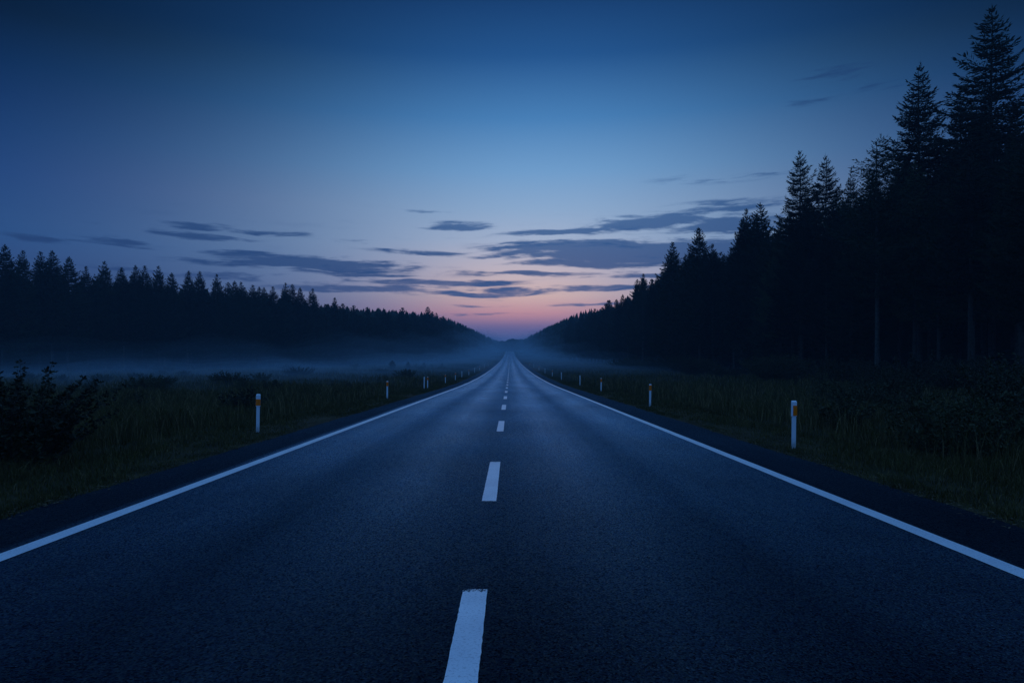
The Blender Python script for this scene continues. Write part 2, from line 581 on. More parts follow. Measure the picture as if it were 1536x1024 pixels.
def spruce_mesh(H, base, R, seed, whorl=0.5, step=0.13, clump=0.42, width=0.075, nbr=6, tipk=0.46, flat=1.0, gappy=0.12, droop=1.0, ragged=0.25):
    rnd = random.Random(seed)
    Vs, Fs = [], []
    zb = H * base
    z = zb
    lean = (rnd.uniform(-0.01, 0.01), rnd.uniform(-0.01, 0.01))
    side_bias = rnd.uniform(0, 6.28)
    while z < H - 0.12:
        q = (z - zb) / (H - zb)
        Lmax = min(tipk * (H - z) ** 0.88 - 0.06, R * (0.85 + 0.15 * (1 - q)))
        Lmax = max(Lmax, 0.06)
        if q < 0.12:
            Lmax *= 0.55 + 0.45 * (q / 0.12)
        phi0 = rnd.uniform(0, 6.28)
        nn = nbr if Lmax > 0.7 else max(4, nbr - 2)
        for b in range(nn):
            if rnd.random() < gappy * (1 - q * 0.8):
                continue
            phi = phi0 + 6.283 * b / nn + rnd.uniform(-0.3, 0.3)
            L = Lmax * rnd.uniform(1 - ragged * 1.5, 1 + ragged * 0.75) * (1 + 0.12 * math.cos(phi - side_bias))
            zz = z + rnd.uniform(-0.2, 0.2) * whorl
            o = (math.cos(phi), math.sin(phi))
            pe = (-o[1], o[0])
            a = (0.55 * q ** 2 - 0.34 * (1 - q) * droop + rnd.uniform(-0.1, 0.1))
            c = 0.34 * (1 - q) + 0.10 + rnd.uniform(-0.08, 0.12)
            cx, cy = lean[0] * zz, lean[1] * zz

            def pt(s):
                return (cx + o[0] * L * s, cy + o[1] * L * s, zz + L * (a * s + c * s * s * s))
            # woody ribbon
            p0 = pt(0.0)
            for s0, s1 in ((0.0, 0.5), (0.5, 1.0)):
                p0, p1 = pt(s0), pt(s1)
                w0, w1 = 0.02 * L * (1 - s0) + 0.006, 0.02 * L * (1 - s1) + 0.004
                bi = len(Vs)
                Vs.extend([(p0[0], p0[1], p0[2] - w0), (p0[0], p0[1], p0[2] + w0), (p1[0], p1[1], p1[2] + w1), (p1[0], p1[1], p1[2] - w1)])
                Fs.append((bi, bi + 1, bi + 2, bi + 3))
            s = 0.12
            ds = step / max(L, 0.3)
            while s <= 1.0:
                pp = pt(s)
                slope = a + 3 * c * s * s
                for sg in (-1, 1):
                    tl = min(0.95, (0.14 + 0.34 * (1 - s)) * L + 0.05) * rnd.uniform(0.55, 1.15)
                    sd = (o[0] * 0.75 + pe[0] * sg * 0.75, o[1] * 0.75 + pe[1] * sg * 0.75, slope * 0.8 - 0.10 + rnd.uniform(-0.12, 0.08))
                    sdn = vnorm(sd)
                    u = 0.0
                    while u < tl:
                        ll = min(clump, 0.12 + 0.4 * L) * rnd.uniform(0.7, 1.25)
                        q0 = (pp[0] + sdn[0] * u, pp[1] + sdn[1] * u, pp[2] + sdn[2] * u)
                        dd = (sdn[0] + rnd.uniform(-0.4, 0.4), sdn[1] + rnd.uniform(-0.4, 0.4), sdn[2] + rnd.uniform(-0.42, 0.2) / (0.4 + 0.6 * flat))
                        diamond(Vs, Fs, q0, dd, ll, width * rnd.uniform(0.7, 1.3), rnd)
                        u += clump * 0.75
                if rnd.random() < 0.6:
                    diamond(Vs, Fs, pp, (o[0] * 0.25, o[1] * 0.25, -1 + rnd.uniform(-0.1, 0.3)), clump * rnd.uniform(0.5, 1.1) * (1.1 - q), width, rnd)
                s += ds * rnd.uniform(0.8, 1.25)
            tip = pt(1.0)
            sl = a + 3 * c
            for _ in range(2):
                diamond(Vs, Fs, tip, (o[0] + rnd.uniform(-0.2, 0.2), o[1] + rnd.uniform(-0.2, 0.2), sl + rnd.uniform(-0.1, 0.3)), clump * 0.8, width * 0.8, rnd)
        z += whorl * (0.55 + 0.45 * (1 - q)) * rnd.uniform(0.8, 1.2)
    # leader
    for _ in range(10):
        zz = H - rnd.uniform(0.05, 0.7)
        diamond(Vs, Fs, (lean[0] * zz, lean[1] * zz, zz), (rnd.uniform(-0.5, 0.5), rnd.uniform(-0.5, 0.5), 0.9), 0.32, width * 0.6, rnd)
    diamond(Vs, Fs, (lean[0] * H, lean[1] * H, H - 0.4), (0, 0, 1), 0.75, 0.025, rnd)
    return np.array(Vs, np.float32), np.array(Fs, np.int32)


def trunk_mesh(H, r0, seed, base=0.0, stubs=0, sides=7):
    rnd = random.Random(seed)
    V, Fc = [], []
    lv = [0, 0.015, 0.05, 0.15, 0.3, 0.5, 0.7, 0.86, 0.98]
    for i, q in enumerate(lv):
        r = r0 * (1 - q) ** 0.85 * (1.45 if i == 0 else 1.15 if i == 1 else 1.0) + 0.012
        cx, cy = 0.10 * math.sin(q * 5 + seed) * q, 0.10 * math.cos(q * 4 + seed) * q
        for s in range(sides):
            a = 6.283 * s / sides
            V.append((cx + r * math.cos(a), cy + r * math.sin(a), q * H - (0.15 if i == 0 else 0)))
    for i in range(len(lv) - 1):
        for s in range(sides):
            a, b = i * sides + s, i * sides + (s + 1) % sides
            Fc.append((a, b, b + sides, a + sides))
    for _ in range(stubs):
        z = rnd.uniform(0.10, max(0.16, base + 0.06)) * H
        ph = rnd.uniform(0, 6.28)
        L = rnd.uniform(0.5, 1.6)
        dx_, dy_, dz_ = math.cos(ph), math.sin(ph), rnd.uniform(-0.5, 0.1)
        r = 0.016
        b = len(V)
        for (s, rr) in ((0.0, r), (0.5, r * 0.7), (1.0, 0.004)):
            c = (dx_ * L * s, dy_ * L * s, z + dz_ * L * s - 0.12 * L * s * s)
            for (ox, oz) in ((-1, -0.6), (1, -0.6), (0, 1)):
                V.append((c[0] - dy_ * ox * rr, c[1] + dx_ * ox * rr, c[2] + oz * rr))
        for j in (0, 3):
            for s in range(3):
                Fc.append((b + j + s, b + j + (s + 1) % 3, b + j + 3 + (s + 1) % 3, b + j + 3 + s))
    return np.array(V, np.float32), np.array(Fc, np.int32)


HT = 24.0       # template height in metres, scaled per tree


def template(kind, seed):
    if kind == 'near':
        kw = dict(whorl=0.82, step=0.115, clump=0.36, width=0.045, nbr=8)
    elif kind == 'mid':
        kw = dict(whorl=0.70, step=0.22, clump=0.48, width=0.088, nbr=8)
    else:
        kw = dict(whorl=0.85, step=0.42, clump=0.75, width=0.19, nbr=7)
    return kw


TPL = {}


def make_template(key, kind, base, R, seed, needles='needles', bark='bark', **extra):
    kw = template(kind, seed)
    kw.update(extra)
    cv, cf = spruce_mesh(HT, base, R, seed, **kw)
    tv, tf = trunk_mesh(HT, 0.24, seed, base, stubs=(26 if kind == 'near' else 12 if kind == 'mid' else 0))
    TPL[key] = (cv, cf, tv, tf, needles, bark)


make_template('near_a', 'near', 0.34, 4.3, 11, whorl=0.86, tipk=0.52)
make_template('near_b', 'near', 0.26, 4.0, 12, whorl=0.74, droop=0.9, tipk=0.46)
make_template('near_c', 'near', 0.40, 3.7, 13, tipk=0.42)
make_template('near_d', 'near', 0.14, 3.6, 14, droop=1.3, gappy=0.2)
make_template('near_soft', 'near', 0.36, 4.4, 15, needles='needles_pale', bark='pale_bark', tipk=0.62, flat=0.3, step=0.2, gappy=0.18, ragged=0.4, droop=0.3)
make_template('near_e', 'near', 0.30, 3.9, 16, needles='needles_pale', gappy=0.16, ragged=0.35, droop=1.1)
make_template('mid_a', 'mid', 0.22, 3.9, 21)
make_template('mid_b', 'mid', 0.30, 3.4, 22, bark='pale_bark')
make_template('mid_c', 'mid', 0.10, 3.7, 23, droop=1.3)
make_template('mid_d', 'mid', 0.16, 3.0, 24, gappy=0.2)
make_template('small_a', 'low', 0.12, 3.9, 31)
make_template('small_b', 'low', 0.10, 3.3, 32)
make_template('small_c', 'low', 0.16, 4.2, 33, ragged=0.4)

PROTO = {}
NAME_OF = {}


def tree(key, x, y, H, label, group=None, wide=1.0, cat='tree', name='spruce_tree', z=None, rz=None):
    zz = float(gz(x, y)) if z is None else z
    root = empty(name, (x, y, zz - 0.05), random.uniform(0, 6.28) if rz is None else rz)
    s = H / HT
    w = wide * s ** 0.9
    root.scale = (w, w, s)
    if key not in PROTO:
        cv, cf, tv, tf, nd, bk = TPL[key]
        tr_ = mesh_obj('trunk', tv, tf, M[bk], parent=root, smooth=True)
        cr_ = mesh_obj('crown', cv, cf, M[nd], parent=root)
        PROTO[key] = (tr_, cr_)
    else:
        for src in PROTO[key]:
            c = src.copy()
            c.parent = root
            COL.objects.link(c)
    tag(root, label, cat, group)
    return root


def ord_(i):
    w = ['first', 'second', 'third', 'fourth', 'fifth', 'sixth', 'seventh', 'eighth', 'ninth', 'tenth', 'eleventh', 'twelfth', 'thirteenth', 'fourteenth', 'fifteenth', 'sixteenth', 'seventeenth', 'eighteenth', 'nineteenth', 'twentieth']
    if i < 20:
        return w[i]
    return 'twenty-' + w[i - 20]


# forest edge lines (x as a function of distance y)
def edge_r(y):
    return np.interp(y, [30, 45, 60, 100, 150, 210, 300, 400, 570, 720], [25, 28, 29, 29.5, 29.5, 28, 26.5, 24.5, 20.5, 15])


def edge_l(y):
    return np.interp(y, [80, 116, 150, 181, 210, 236, 300, 400, 574, 780], [-112, -86, -66, -52, -41, -34, -30.5, -28, -24, -17])


def top_h(px, py, x, y):
    return EYE + (551 - py) / F * y - float(gz(x, y))


# --- the right-hand forest: trees one can tell apart (world x, distance, height, width, look)
R_NAMED = [
    ('near_a', 36.0, 51, 27.9, 1.0, 'tallest black spruce with wide ragged boughs towering at the right end of the forest'),
    ('near_d', 38.3, 58, 24.3, 0.85, 'shorter spruce tucked just left of and behind the tallest spruce'),
    ('near_b', 33.6, 56, 26.0, 0.92, 'tall spruce with upcurved bough tips, second tallest after the giant spruce at the right'),
    ('near_soft', 28.5, 53, 19.3, 1.0, 'soft outlined paler green tree on a bare pale trunk left of the second tallest spruce'),
    ('near_d', 37.4, 75, 22.8, 0.6, 'thin spire showing between the soft pale tree and its left neighbour spruce'),
    ('near_b', 34.2, 74, 24.1, 0.85, 'right one of the twin pointed spruces standing against the bright sky'),
    ('near_a', 31.0, 73, 24.1, 0.86, 'left one of the twin pointed spruces, with a bare trunk reaching the ground'),
    ('mid_b', 32.5, 88, 22.1, 0.95, 'broad pointed spruce on a thin pale trunk just left of the twin spruces'),
    ('mid_d', 31.5, 91, 22.0, 0.7, 'slim spire clinging to the left side of the broad pale trunked spruce'),
    ('mid_a', 30.6, 90, 20.6, 0.85, 'sloping shouldered spruce below the slim spire left of the pale trunked spruce'),
    ('mid_d', 29.7, 100, 18.9, 0.7, 'short slim spruce right of the even cone shaped spruce on the slope'),
    ('mid_a', 28.6, 103, 21.9, 1.0, 'even cone shaped spruce rising above its neighbours halfway along the right treeline'),
    ('mid_d', 28.2, 110, 18.6, 0.7, 'low narrow spruce between the two cone shaped spruces halfway along'),
    ('mid_c', 26.9, 114, 21.6, 0.95, 'left cone shaped spruce with see-through boughs against the dark cloud'),
    ('mid_d', 28.0, 134, 17.6, 0.7, 'thin spire left of and below the see-through cone spruce'),
    ('mid_b', 29.2, 150, 20.8, 0.8, 'narrow pointed spruce where the right treeline meets the orange sky'),
    ('mid_a', 28.8, 155, 20.0, 0.85, 'rough topped spruce next in line left of the narrow one by the orange sky'),
]
n_tree = 0
for (key, x, y, H, w, lab) in R_NAMED:
    tree(key, x, y, H, lab, 'tall spruces of the right forest edge', w)
    n_tree += 1

R_SKY = [(750, 520), (782, 511), (790, 507), (800, 500), (812, 494), (825, 488), (838, 481), (850, 475), (868, 467), (877, 460), (893, 455), (905, 450), (920, 444), (932, 436), (945, 427), (957, 417), (965, 413), (985, 410), (1004, 385), (1027, 380), (1048, 365), (1080, 370), (1113, 335), (1140, 325), (1165, 335), (1197, 285), (1240, 285), (1275, 275), (1315, 240), (1350, 220), (1378, 175), (1410, 190), (1440, 165), (1488, 130), (1540, 160), (1700, 200)]
L_TOPS = [(6, 367), (34, 376), (59, 377), (78, 376), (102, 385), (131, 400), (158, 392), (181, 401), (203, 398), (219, 399), (239, 399), (258, 409), (282, 406), (298, 407), (324, 411), (343, 423), (351, 421), (360, 423), (378, 427), (390, 430), (397, 431), (411, 430), (428, 424), (439, 426), (451, 431), (469, 433)]
L_SKY = [(-200, 340), (0, 395), (60, 398), (130, 410), (200, 416), (260, 421), (330, 428), (400, 440), (450, 444), (470, 448), (490, 449), (515, 452), (537, 455), (560, 455), (583, 456), (608, 460), (640, 465), (660, 470), (672, 475), (690, 483), (710, 494), (735, 506), (746, 512), (760, 522)]


def sky_y(lst, px):
    return np.interp(px, [a for a, b in lst], [b for a, b in lst])


def px_of(x, y):
    return 765 + x / y * F


# fill trees of the right forest
fill = []
for yy in np.arange(34, 330, 3.1):
    for row, (o0, o1) in enumerate(((0.5, 3.5), (5, 10))):
        if yy > 190 and row == 1:
            continue
        y = yy + RNG.uniform(-1.2, 1.2)
        x = float(edge_r(y)) + RNG.uniform(o0, o1)
        px = px_of(x, y)
        if px > 1640:
            continue
        ty = float(sky_y(R_SKY, px)) + RNG.uniform(2, 34) * min(1, 60 / y) + RNG.uniform(0, 6)
        H = EYE + (551 - ty) / F * y - float(gz(x, y))
        H = min(H, 25.5) * (1.0 if row else RNG.uniform(0.82, 1.0))
        fill.append((y, x, H, row))
for (y, x, H, row) in fill:
    key = random.choice(['near_b', 'near_c', 'near_d', 'near_e', 'near_e', 'near_e']) if y < 80 else random.choice(['mid_a', 'mid_b', 'mid_c', 'mid_d']) if y < 180 else random.choice(['small_a', 'small_b', 'small_c'])
    if y < 80:
        tree(key, x, y, H, 'dark spruce crowded among others in the near part of the right forest', 'spruces crowded in the right forest, near part', RNG.uniform(0.85, 1.05))
    elif y < 180:
        tree(key, x, y, H, 'dark spruce crowded among others in the middle part of the right forest', 'spruces crowded in the right forest, middle part', RNG.uniform(0.85, 1.05))
    else:
        tree(key, x, y, H, 'small distant spruce crowded in the hazy far part of the right forest', 'spruces crowded in the right forest, far part', RNG.uniform(0.85, 1.05))
    n_tree += 1


# --- the left-hand forest
def left_at(px):
    yy = np.linspace(84, 760, 2000)
    pp = px_of(edge_l(yy), yy)
    return float(np.interp(px, pp, yy))


for i, (px, py) in enumerate(L_TOPS):
    y = left_at(px) + RNG.uniform(0, 4)
    x = (px - 765) / F * y
    H = top_h(px, py, x, y)
    key = ['mid_a', 'mid_c', 'mid_d', 'mid_a'][i % 4]
    if i == 0:
        lab = 'tall pointed spruce at the left end of the left treeline, beside the frame edge'
    else:
        lab = 'pointed spruce, %s tip from the left end of the left treeline' % ord_(i)
    tree(key, x, y, H, lab, 'pointed spruces of the left treeline', RNG.uniform(0.85, 1.05))
    n_tree += 1

for yy in np.arange(92, 345, 2.6):
    for row, (o0, o1) in enumerate(((0.0, 3.0), (4, 9))):
        y = yy + RNG.uniform(-1.0, 1.0)
        x = float(edge_l(y)) - RNG.uniform(o0, o1)
        px = px_of(x, y)
        if px < -70 or (yy > 210 and row == 1):
            continue
        ty = float(sky_y(L_SKY, px)) + RNG.uniform(-14 if row == 0 and RNG.random() < 0.4 else -2, 16) * min(1, 130 / y)
        H = (EYE + (551 - ty) / F * y - float(gz(x, y))) * (1.0 if row else RNG.uniform(0.8, 1.0))
        near = y < 170
        key = random.choice(['mid_a', 'mid_b', 'mid_c', 'mid_d']) if near else random.choice(['small_a', 'small_b', 'small_c'])
        if near:
            tree(key, x, y, H, 'dark spruce packed below the tips of the left treeline behind the mist', 'spruces packed in the left forest', RNG.uniform(0.85, 1.1))
        else:
            tree(key, x, y, H, 'small distant spruce packed in the hazy far part of the left forest', 'spruces packed in the far left forest', RNG.uniform(0.85, 1.1))
        n_tree += 1
print('individual trees', n_tree)


# --- masses: the deep forest behind the edges, the far forest edges, the wooded far hill
def low_tree(rnd, levels=6, arms=7, conical=1.0, zlow=0.04):
    """a ragged many-skirted small conifer of height 1, radius about .17"""
    V, Fc = [], []
    for l in range(levels):
        q = l / levels
        z0 = zlow + (0.96 - zlow) * q
        r = 0.165 * (1 - q) ** conical + 0.012
        zt = z0 + 0.25 * (1 - q * 0.5)
        b = len(V)
        V.append((0, 0, min(zt, 1.0)))
        for a in range(arms * 2):
            ph = 6.283 * a / (arms * 2) + l
            rr = r * (rnd.uniform(0.8, 1.25) if a % 2 == 0 else rnd.uniform(0.35, 0.6))
            V.append((rr * math.cos(ph), rr * math.sin(ph), z0 + rnd.uniform(-0.03, 0.03) + (0.03 if a % 2 else 0)))
        for a in range(arms * 2):
            Fc.append((b, b + 1 + a, b + 1 + (a + 1) % (arms * 2)))
    return np.array(V), np.array(Fc)


def merge(name, temps, places, mat, label, cat):
    Vs, Fs, n = [], [], 0
    for i, (x, y, z, H, w) in enumerate(places):
        tv, tf = temps[i % len(temps)]
        a = RNG.uniform(0, 6.28)
        c, s = math.cos(a), math.sin(a)
        v = np.empty_like(tv)
        v[:, 0] = (tv[:, 0] * c - tv[:, 1] * s) * w + x
        v[:, 1] = (tv[:, 0] * s + tv[:, 1] * c) * w + y
        v[:, 2] = tv[:, 2] * H + z
        Vs.append(v)
        Fs.append(tf + n)
        n += len(tv)
    o = mesh_obj(name, np.concatenate(Vs), np.concatenate(Fs), mat)
    tag(o, label, cat, kind='stuff')
    return o


rl = random.Random(5)
LOW = [low_tree(rl) for _ in range(6)]
ROUND = [low_tree(rl, 5, 6, 0.5) for _ in range(5)]
deep = []
for yy in np.arange(30, 345, 3.4):
    for off in np.arange(11, 48, 4.5):
        y = yy + RNG.uniform(-1.5, 1.5)
        x = float(edge_r(y)) + off + RNG.uniform(-2, 2)
        px = px_of(x, y)
        if px > 1660:
            continue
        ty = float(sky_y(R_SKY, px)) + 26 * min(1, 80 / y) + RNG.uniform(0, 22)
        z = float(gz(x, y))
        H = min(EYE + (551 - ty) / F * y - z, 22)
        if H > 3:
            deep.append((x, y, z, H, H * RNG.uniform(1.0, 1.35)))
for yy in np.arange(88, 345, 3.4):
    for off in np.arange(9, 44, 4.5):
        y = yy + RNG.uniform(-1.5, 1.5)
        x = float(edge_l(y)) - off + RNG.uniform(-2, 2)
        px = px_of(x, y)
        if px < -90:
            continue
        ty = float(sky_y(L_SKY, px)) + RNG.uniform(4, 22)
        z = float(gz(x, y))
        H = min(EYE + (551 - ty) / F * y - z, 24)
        if H > 3:
            deep.append((x, y, z, H, H * RNG.uniform(1.0, 1.35)))
LOW_D = [low_tree(rl, 9, 8, 0.75, -0.04) for _ in range(6)]
merge('deep_forest', LOW_D, deep, M['far'], 'dark mass of trees filling the forest behind its front rows', 'forest')

far = []
for side in (-1, 1):
    for yy in np.arange(330, 770, 3.6):
        for off in np.arange(0, 34, 4.0):
            y = yy + RNG.uniform(-2, 2)
            e = float(edge_r(min(y, 720))) if side > 0 else float(edge_l(y))
            x = e + side * (off + RNG.uniform(0, 3.5))
            px = px_of(x, y)
            ty = float(sky_y(R_SKY if side > 0 else L_SKY, px)) + random.choice([-2.5, -1.0, 0.5, 2, 3, 4, 5.5, 7])
            z = float(gz(x, y))
            H = min(EYE + (551 - ty) / F * y - z, 26)
            if H > 4:
                far.append((x, y, z, H, H * RNG.uniform(0.7, 1.2)))
merge('far_forest', LOW, far, M['far'], 'hazy distant forest edges closing in on the road towards the crest', 'forest')

hill = []
for _ in range(2600):
    y = RNG.uniform(840, 1150)
    x = RNG.uniform(-150, 150)
    z = float(gz(x, y))
    if abs(x) < 6 and y < 860:
        continue
    H = RNG.uniform(9, 13.5) + 1.5 * math.sin(x * 0.09) + 1.0 * math.sin(x * 0.23 + 1)
    if x > 18:
        H -= min(3.0, (x - 18) * 0.15)
    hill.append((x, y, z, H, H * RNG.uniform(2.2, 3.4)))
merge('wooded_hill', ROUND, hill, M['far'], 'faint blue wooded hill closing the view beyond the road crest', 'forest')


# ------------------------------------------------------------------ shrubs
def shrub_mesh(seed, stems=46, H=1.6, spread=0.9, leaf=0.075, per=34, upright=0.6):
    rnd = random.Random(seed)
    Vs, Fs, Vw, Fw = [], [], [(0.0, 0.0, -0.12)], []
    for _ in range(stems):
        ph = rnd.uniform(0, 6.28)
        rr = math.sqrt(rnd.random())
        L = H * rnd.uniform(0.5, 1.05) * (1.0 - 0.25 * rr)
        out = spread * rr
        bx, by = math.cos(ph) * out * 0.35, math.sin(ph) * out * 0.35
        bend = rnd.uniform(-0.15, 0.15)

        def pt(s):
            return (bx + math.cos(ph + bend * s) * out * 0.75 * s ** (1 + upright), by + math.sin(ph + bend * s) * out * 0.75 * s ** (1 + upright), L * s)
        segs = 5
        for i in range(segs):
            a, b = pt(i / segs), pt((i + 1) / segs)
            w0, w1 = 0.010 * (1 - i / segs) + 0.002, 0.010 * (1 - (i + 1) / segs) + 0.002
            if i == 0:                      # every stem grows out of one root
                n0 = len(Vw)
                Vw.extend([(a[0] - w0, a[1] - w0 * 0.6, a[2]), (a[0] + w0, a[1] - w0 * 0.6, a[2]), (a[0], a[1] + w0, a[2])])
                Fw.extend([(0, n0, n0 + 1, n0 + 1), (0, n0 + 1, n0 + 2, n0 + 2), (0, n0 + 2, n0, n0)])
            else:
                n0 = len(Vw) - 3
            Vw.extend([(b[0] - w1, b[1] - w1 * 0.6, b[2]), (b[0] + w1, b[1] - w1 * 0.6, b[2]), (b[0], b[1] + w1, b[2])])
            for q in range(3):
                Fw.append((n0 + q, n0 + (q + 1) % 3, n0 + 3 + (q + 1) % 3, n0 + 3 + q))
        nt = int(per * L / H)
        for i in range(nt):
            s = 0.15 + 0.85 * (i + rnd.random()) / nt
            p0 = pt(s)
            ta = rnd.uniform(0, 6.28)
            tl = rnd.uniform(0.05, 0.26) * (1.15 - s)
            td = (math.cos(ta), math.sin(ta), rnd.uniform(0.1, 0.9))
            tdn = vnorm(td)
            for j in range(3):
                u = tl * (j + 0.6) / 3
                q0 = (p0[0] + tdn[0] * u, p0[1] + tdn[1] * u, p0[2] + tdn[2] * u)
                dd = (tdn[0] + rnd.uniform(-0.8, 0.8), tdn[1] + rnd.uniform(-0.8, 0.8), tdn[2] + rnd.uniform(-0.6, 0.6))
                diamond(Vs, Fs, q0, dd, leaf * rnd.uniform(0.7, 1.3), leaf * 0.27 * rnd.uniform(0.7, 1.2), rnd, 0.5)
    return np.array(Vs, np.float32), np.array(Fs, np.int32), np.array(Vw, np.float32), [tuple(dict.fromkeys(q)) for q in Fw]


SHR = {
    'big': shrub_mesh(1, 110, 1.6, 1.45, 0.058, 56, 0.6),
    'round': shrub_mesh(2, 95, 1.4, 1.7, 0.08, 40, 0.15),
    'small': shrub_mesh(3, 40, 1.2, 0.8, 0.09, 26, 0.6),
    'shoots': shrub_mesh(6, 22, 2.0, 1.0, 0.055, 70, 0.8),
    'wispy': shrub_mesh(4, 26, 1.8, 1.0, 0.10, 26, 0.9),
}
SPROTO = {}


def shrub(key, x, y, H, label, group=None, wide=1.0, name='shrub'):
    h0 = {'big': 1.6, 'round': 1.4, 'small': 1.2, 'wispy': 1.8, 'shoots': 2.0}[key]
    root = empty(name, (x, y, float(gz(x, y)) - 0.03), random.uniform(0, 6.28))
    s = H / h0
    root.scale = (s * wide, s * wide, s)
    if key not in SPROTO:
        lv, lf, wv, wf = SHR[key]
        a = mesh_obj('stems', wv, wf, M['bark'], parent=root)
        b = mesh_obj('foliage', lv, lf, M['leaves'], parent=root)
        SPROTO[key] = (a, b)
    else:
        for src in SPROTO[key]:
            c = src.copy()
            c.parent = root
            COL.objects.link(c)
    tag(root, label, 'shrub', group)
    return root


GS = 'shrubs between the road and the forest'
shrub('big', -8.75, 11.6, 2.0, 'big dark leafy shrub with upright shoots at the left frame edge', GS)
shrub('small', -7.9, 11.2, 1.3, 'low leafy shrub against the right side of the big shrub at the left edge', GS)
shrub('shoots', -8.5, 11.9, 2.25, 'tall thin leafy shoots rising out of the back of the big left edge shrub', GS, 1.2)
shrub('small', -10.9, 28.0, 1.35, 'small bushy shrub in the meadow just behind the nearest left marker post', GS, 1.15)
shrub('wispy', -13.5, 25.0, 1.1, 'thin wispy shrub in the meadow left of the small bushy one', GS)
shrub('round', -24.5, 46.0, 1.5, 'broad low shrub in the open meadow halfway to the left mist', GS)
shrub('small', -15.2, 44.0, 1.2, 'small shrub in the meadow beyond the nearest left marker post', GS)
shrub('round', 8.7, 13.4, 1.35, 'rounded dark shrub right of the nearest right marker post', GS, 0.85)
shrub('round', 10.9, 14.3, 1.55, 'wide dark shrub filling the verge by the right frame edge', GS, 0.95)
shrub('big', 13.6, 18.2, 2.2, 'tallest shrub at the right frame edge below the spruces', GS)
shrub('wispy', 11.0, 18.8, 1.5, 'wispy shrub behind the two rounded shrubs on the right', GS)
shrub('small', 9.6, 19.5, 1.2, 'small shrub behind the nearest right marker post, against the trees', GS, 1.2)
shrub('round', 13.5, 26.0, 1.5, 'low rounded shrub in the right clearing behind the nearest right post', GS)
shrub('big', 17.5, 31.0, 1.9, 'leafy shrub before the pale bare trunks of the right forest', GS)
shrub('wispy', 16.5, 36.0, 1.7, 'wispy shrub left of the leafy shrub before the pale trunks', GS)
for i in range(46):
    y = 30 + 2.6 * i + RNG.uniform(-1, 1)
    x = float(edge_r(y)) - RNG.uniform(0.5, 6.5)
    if px_of(x, y) > 1600:
        continue
    shrub(random.choice(['round', 'wispy', 'big']), x, y, RNG.uniform(1.3, 3.0), 'dark bush of the undergrowth lining the foot of the right forest', 'undergrowth bushes at the foot of the right forest', RNG.uniform(0.9, 1.3), 'bush')
for i in range(34):
    y = 46 + 3.6 * i + RNG.uniform(-1.5, 1.5)
    x = RNG.uniform(max(float(edge_l(max(y, 80))) + 6, -0.72 * y), -10 - 0.03 * y)
    shrub(random.choice(['round', 'small', 'wispy']), x, y, RNG.uniform(0.9, 1.7), 'low bush half lost in the misty left meadow', 'low bushes in the misty left meadow', RNG.uniform(0.9, 1.4), 'bush')
GY = 'young conical spruces at the edge of the left meadow'
for (px, top, d, wide, lab) in (
        (588, 540, 155, 1.9, 'young cone shaped spruce standing in mist, largest of the meadow row'),
        (612, 542, 158, 1.6, 'young cone shaped spruce right beside the largest one in the meadow row'),
        (636, 543, 175, 1.6, 'third young spruce along the misty meadow row counted from the largest'),
        (648, 545, 180, 1.5, 'fourth young spruce along the misty meadow row, the lowest of it'),
        (663, 544, 185, 1.7, 'last young spruce of the meadow row, nearest the road')):
    x = (px - 765) / F * d
    H = top_h(px, top, x, d)
    tree('small_a', x, d, H, lab, GY, wide, name='young_spruce')


# ------------------------------------------------------------------ grass
def blades(name, xy, h, lean, width, label, cat, dry=0.12, segs=2):
    n = len(xy)
    x, y = xy[:, 0], xy[:, 1]
    z = gz(x, y) - 0.02
    ph = RNG.uniform(0, 6.283, n)
    ld = RNG.uniform(0, 6.283, n)
    le = h * lean * RNG.uniform(0.2, 1.0, n)
    w = width * RNG.uniform(0.6, 1.3, n)
    wx, wy = np.cos(ph) * w, np.sin(ph) * w
    lx, ly = np.cos(ld) * le, np.sin(ld) * le
    V = np.empty((n, 5, 3), np.float32)
    V[:, 0] = np.stack([x - wx, y - wy, z], 1)
    V[:, 1] = np.stack([x + wx, y + wy, z], 1)
    V[:, 2] = np.stack([x + wx * 0.7 + lx * 0.35, y + wy * 0.7 + ly * 0.35, z + h * 0.62], 1)
    V[:, 3] = np.stack([x - wx * 0.7 + lx * 0.35, y - wy * 0.7 + ly * 0.35, z + h * 0.62], 1)
    V[:, 4] = np.stack([x + lx, y + ly, z + h * RNG.uniform(0.8, 1.0, n)], 1)
    i = np.arange(n)[:, None] * 5
    T = np.concatenate([i + np.array([[0, 1, 2]]), i + np.array([[0, 2, 3]]), i + np.array([[3, 2, 4]])], 1).reshape(-1, 3)
    mi = np.repeat((RNG.random(n) < dry).astype(np.int32), 3)
    o = mesh_obj(name, V.reshape(-1, 3), T, [M['grass'], M['dry']], midx=mi)
    tag(o, label, cat, kind='stuff')
    return o


def scatter(n, y0, y1, side, e0, e1, bias=2.0):
    """points on the verge, thinning with distance"""
    u = RNG.random(n)
    y = y0 * (y1 / y0) ** u
    e = e0 + (e1 - e0) * RNG.random(n)
    x = XL - e if side < 0 else XR + e
    return np.stack([x, y], 1)


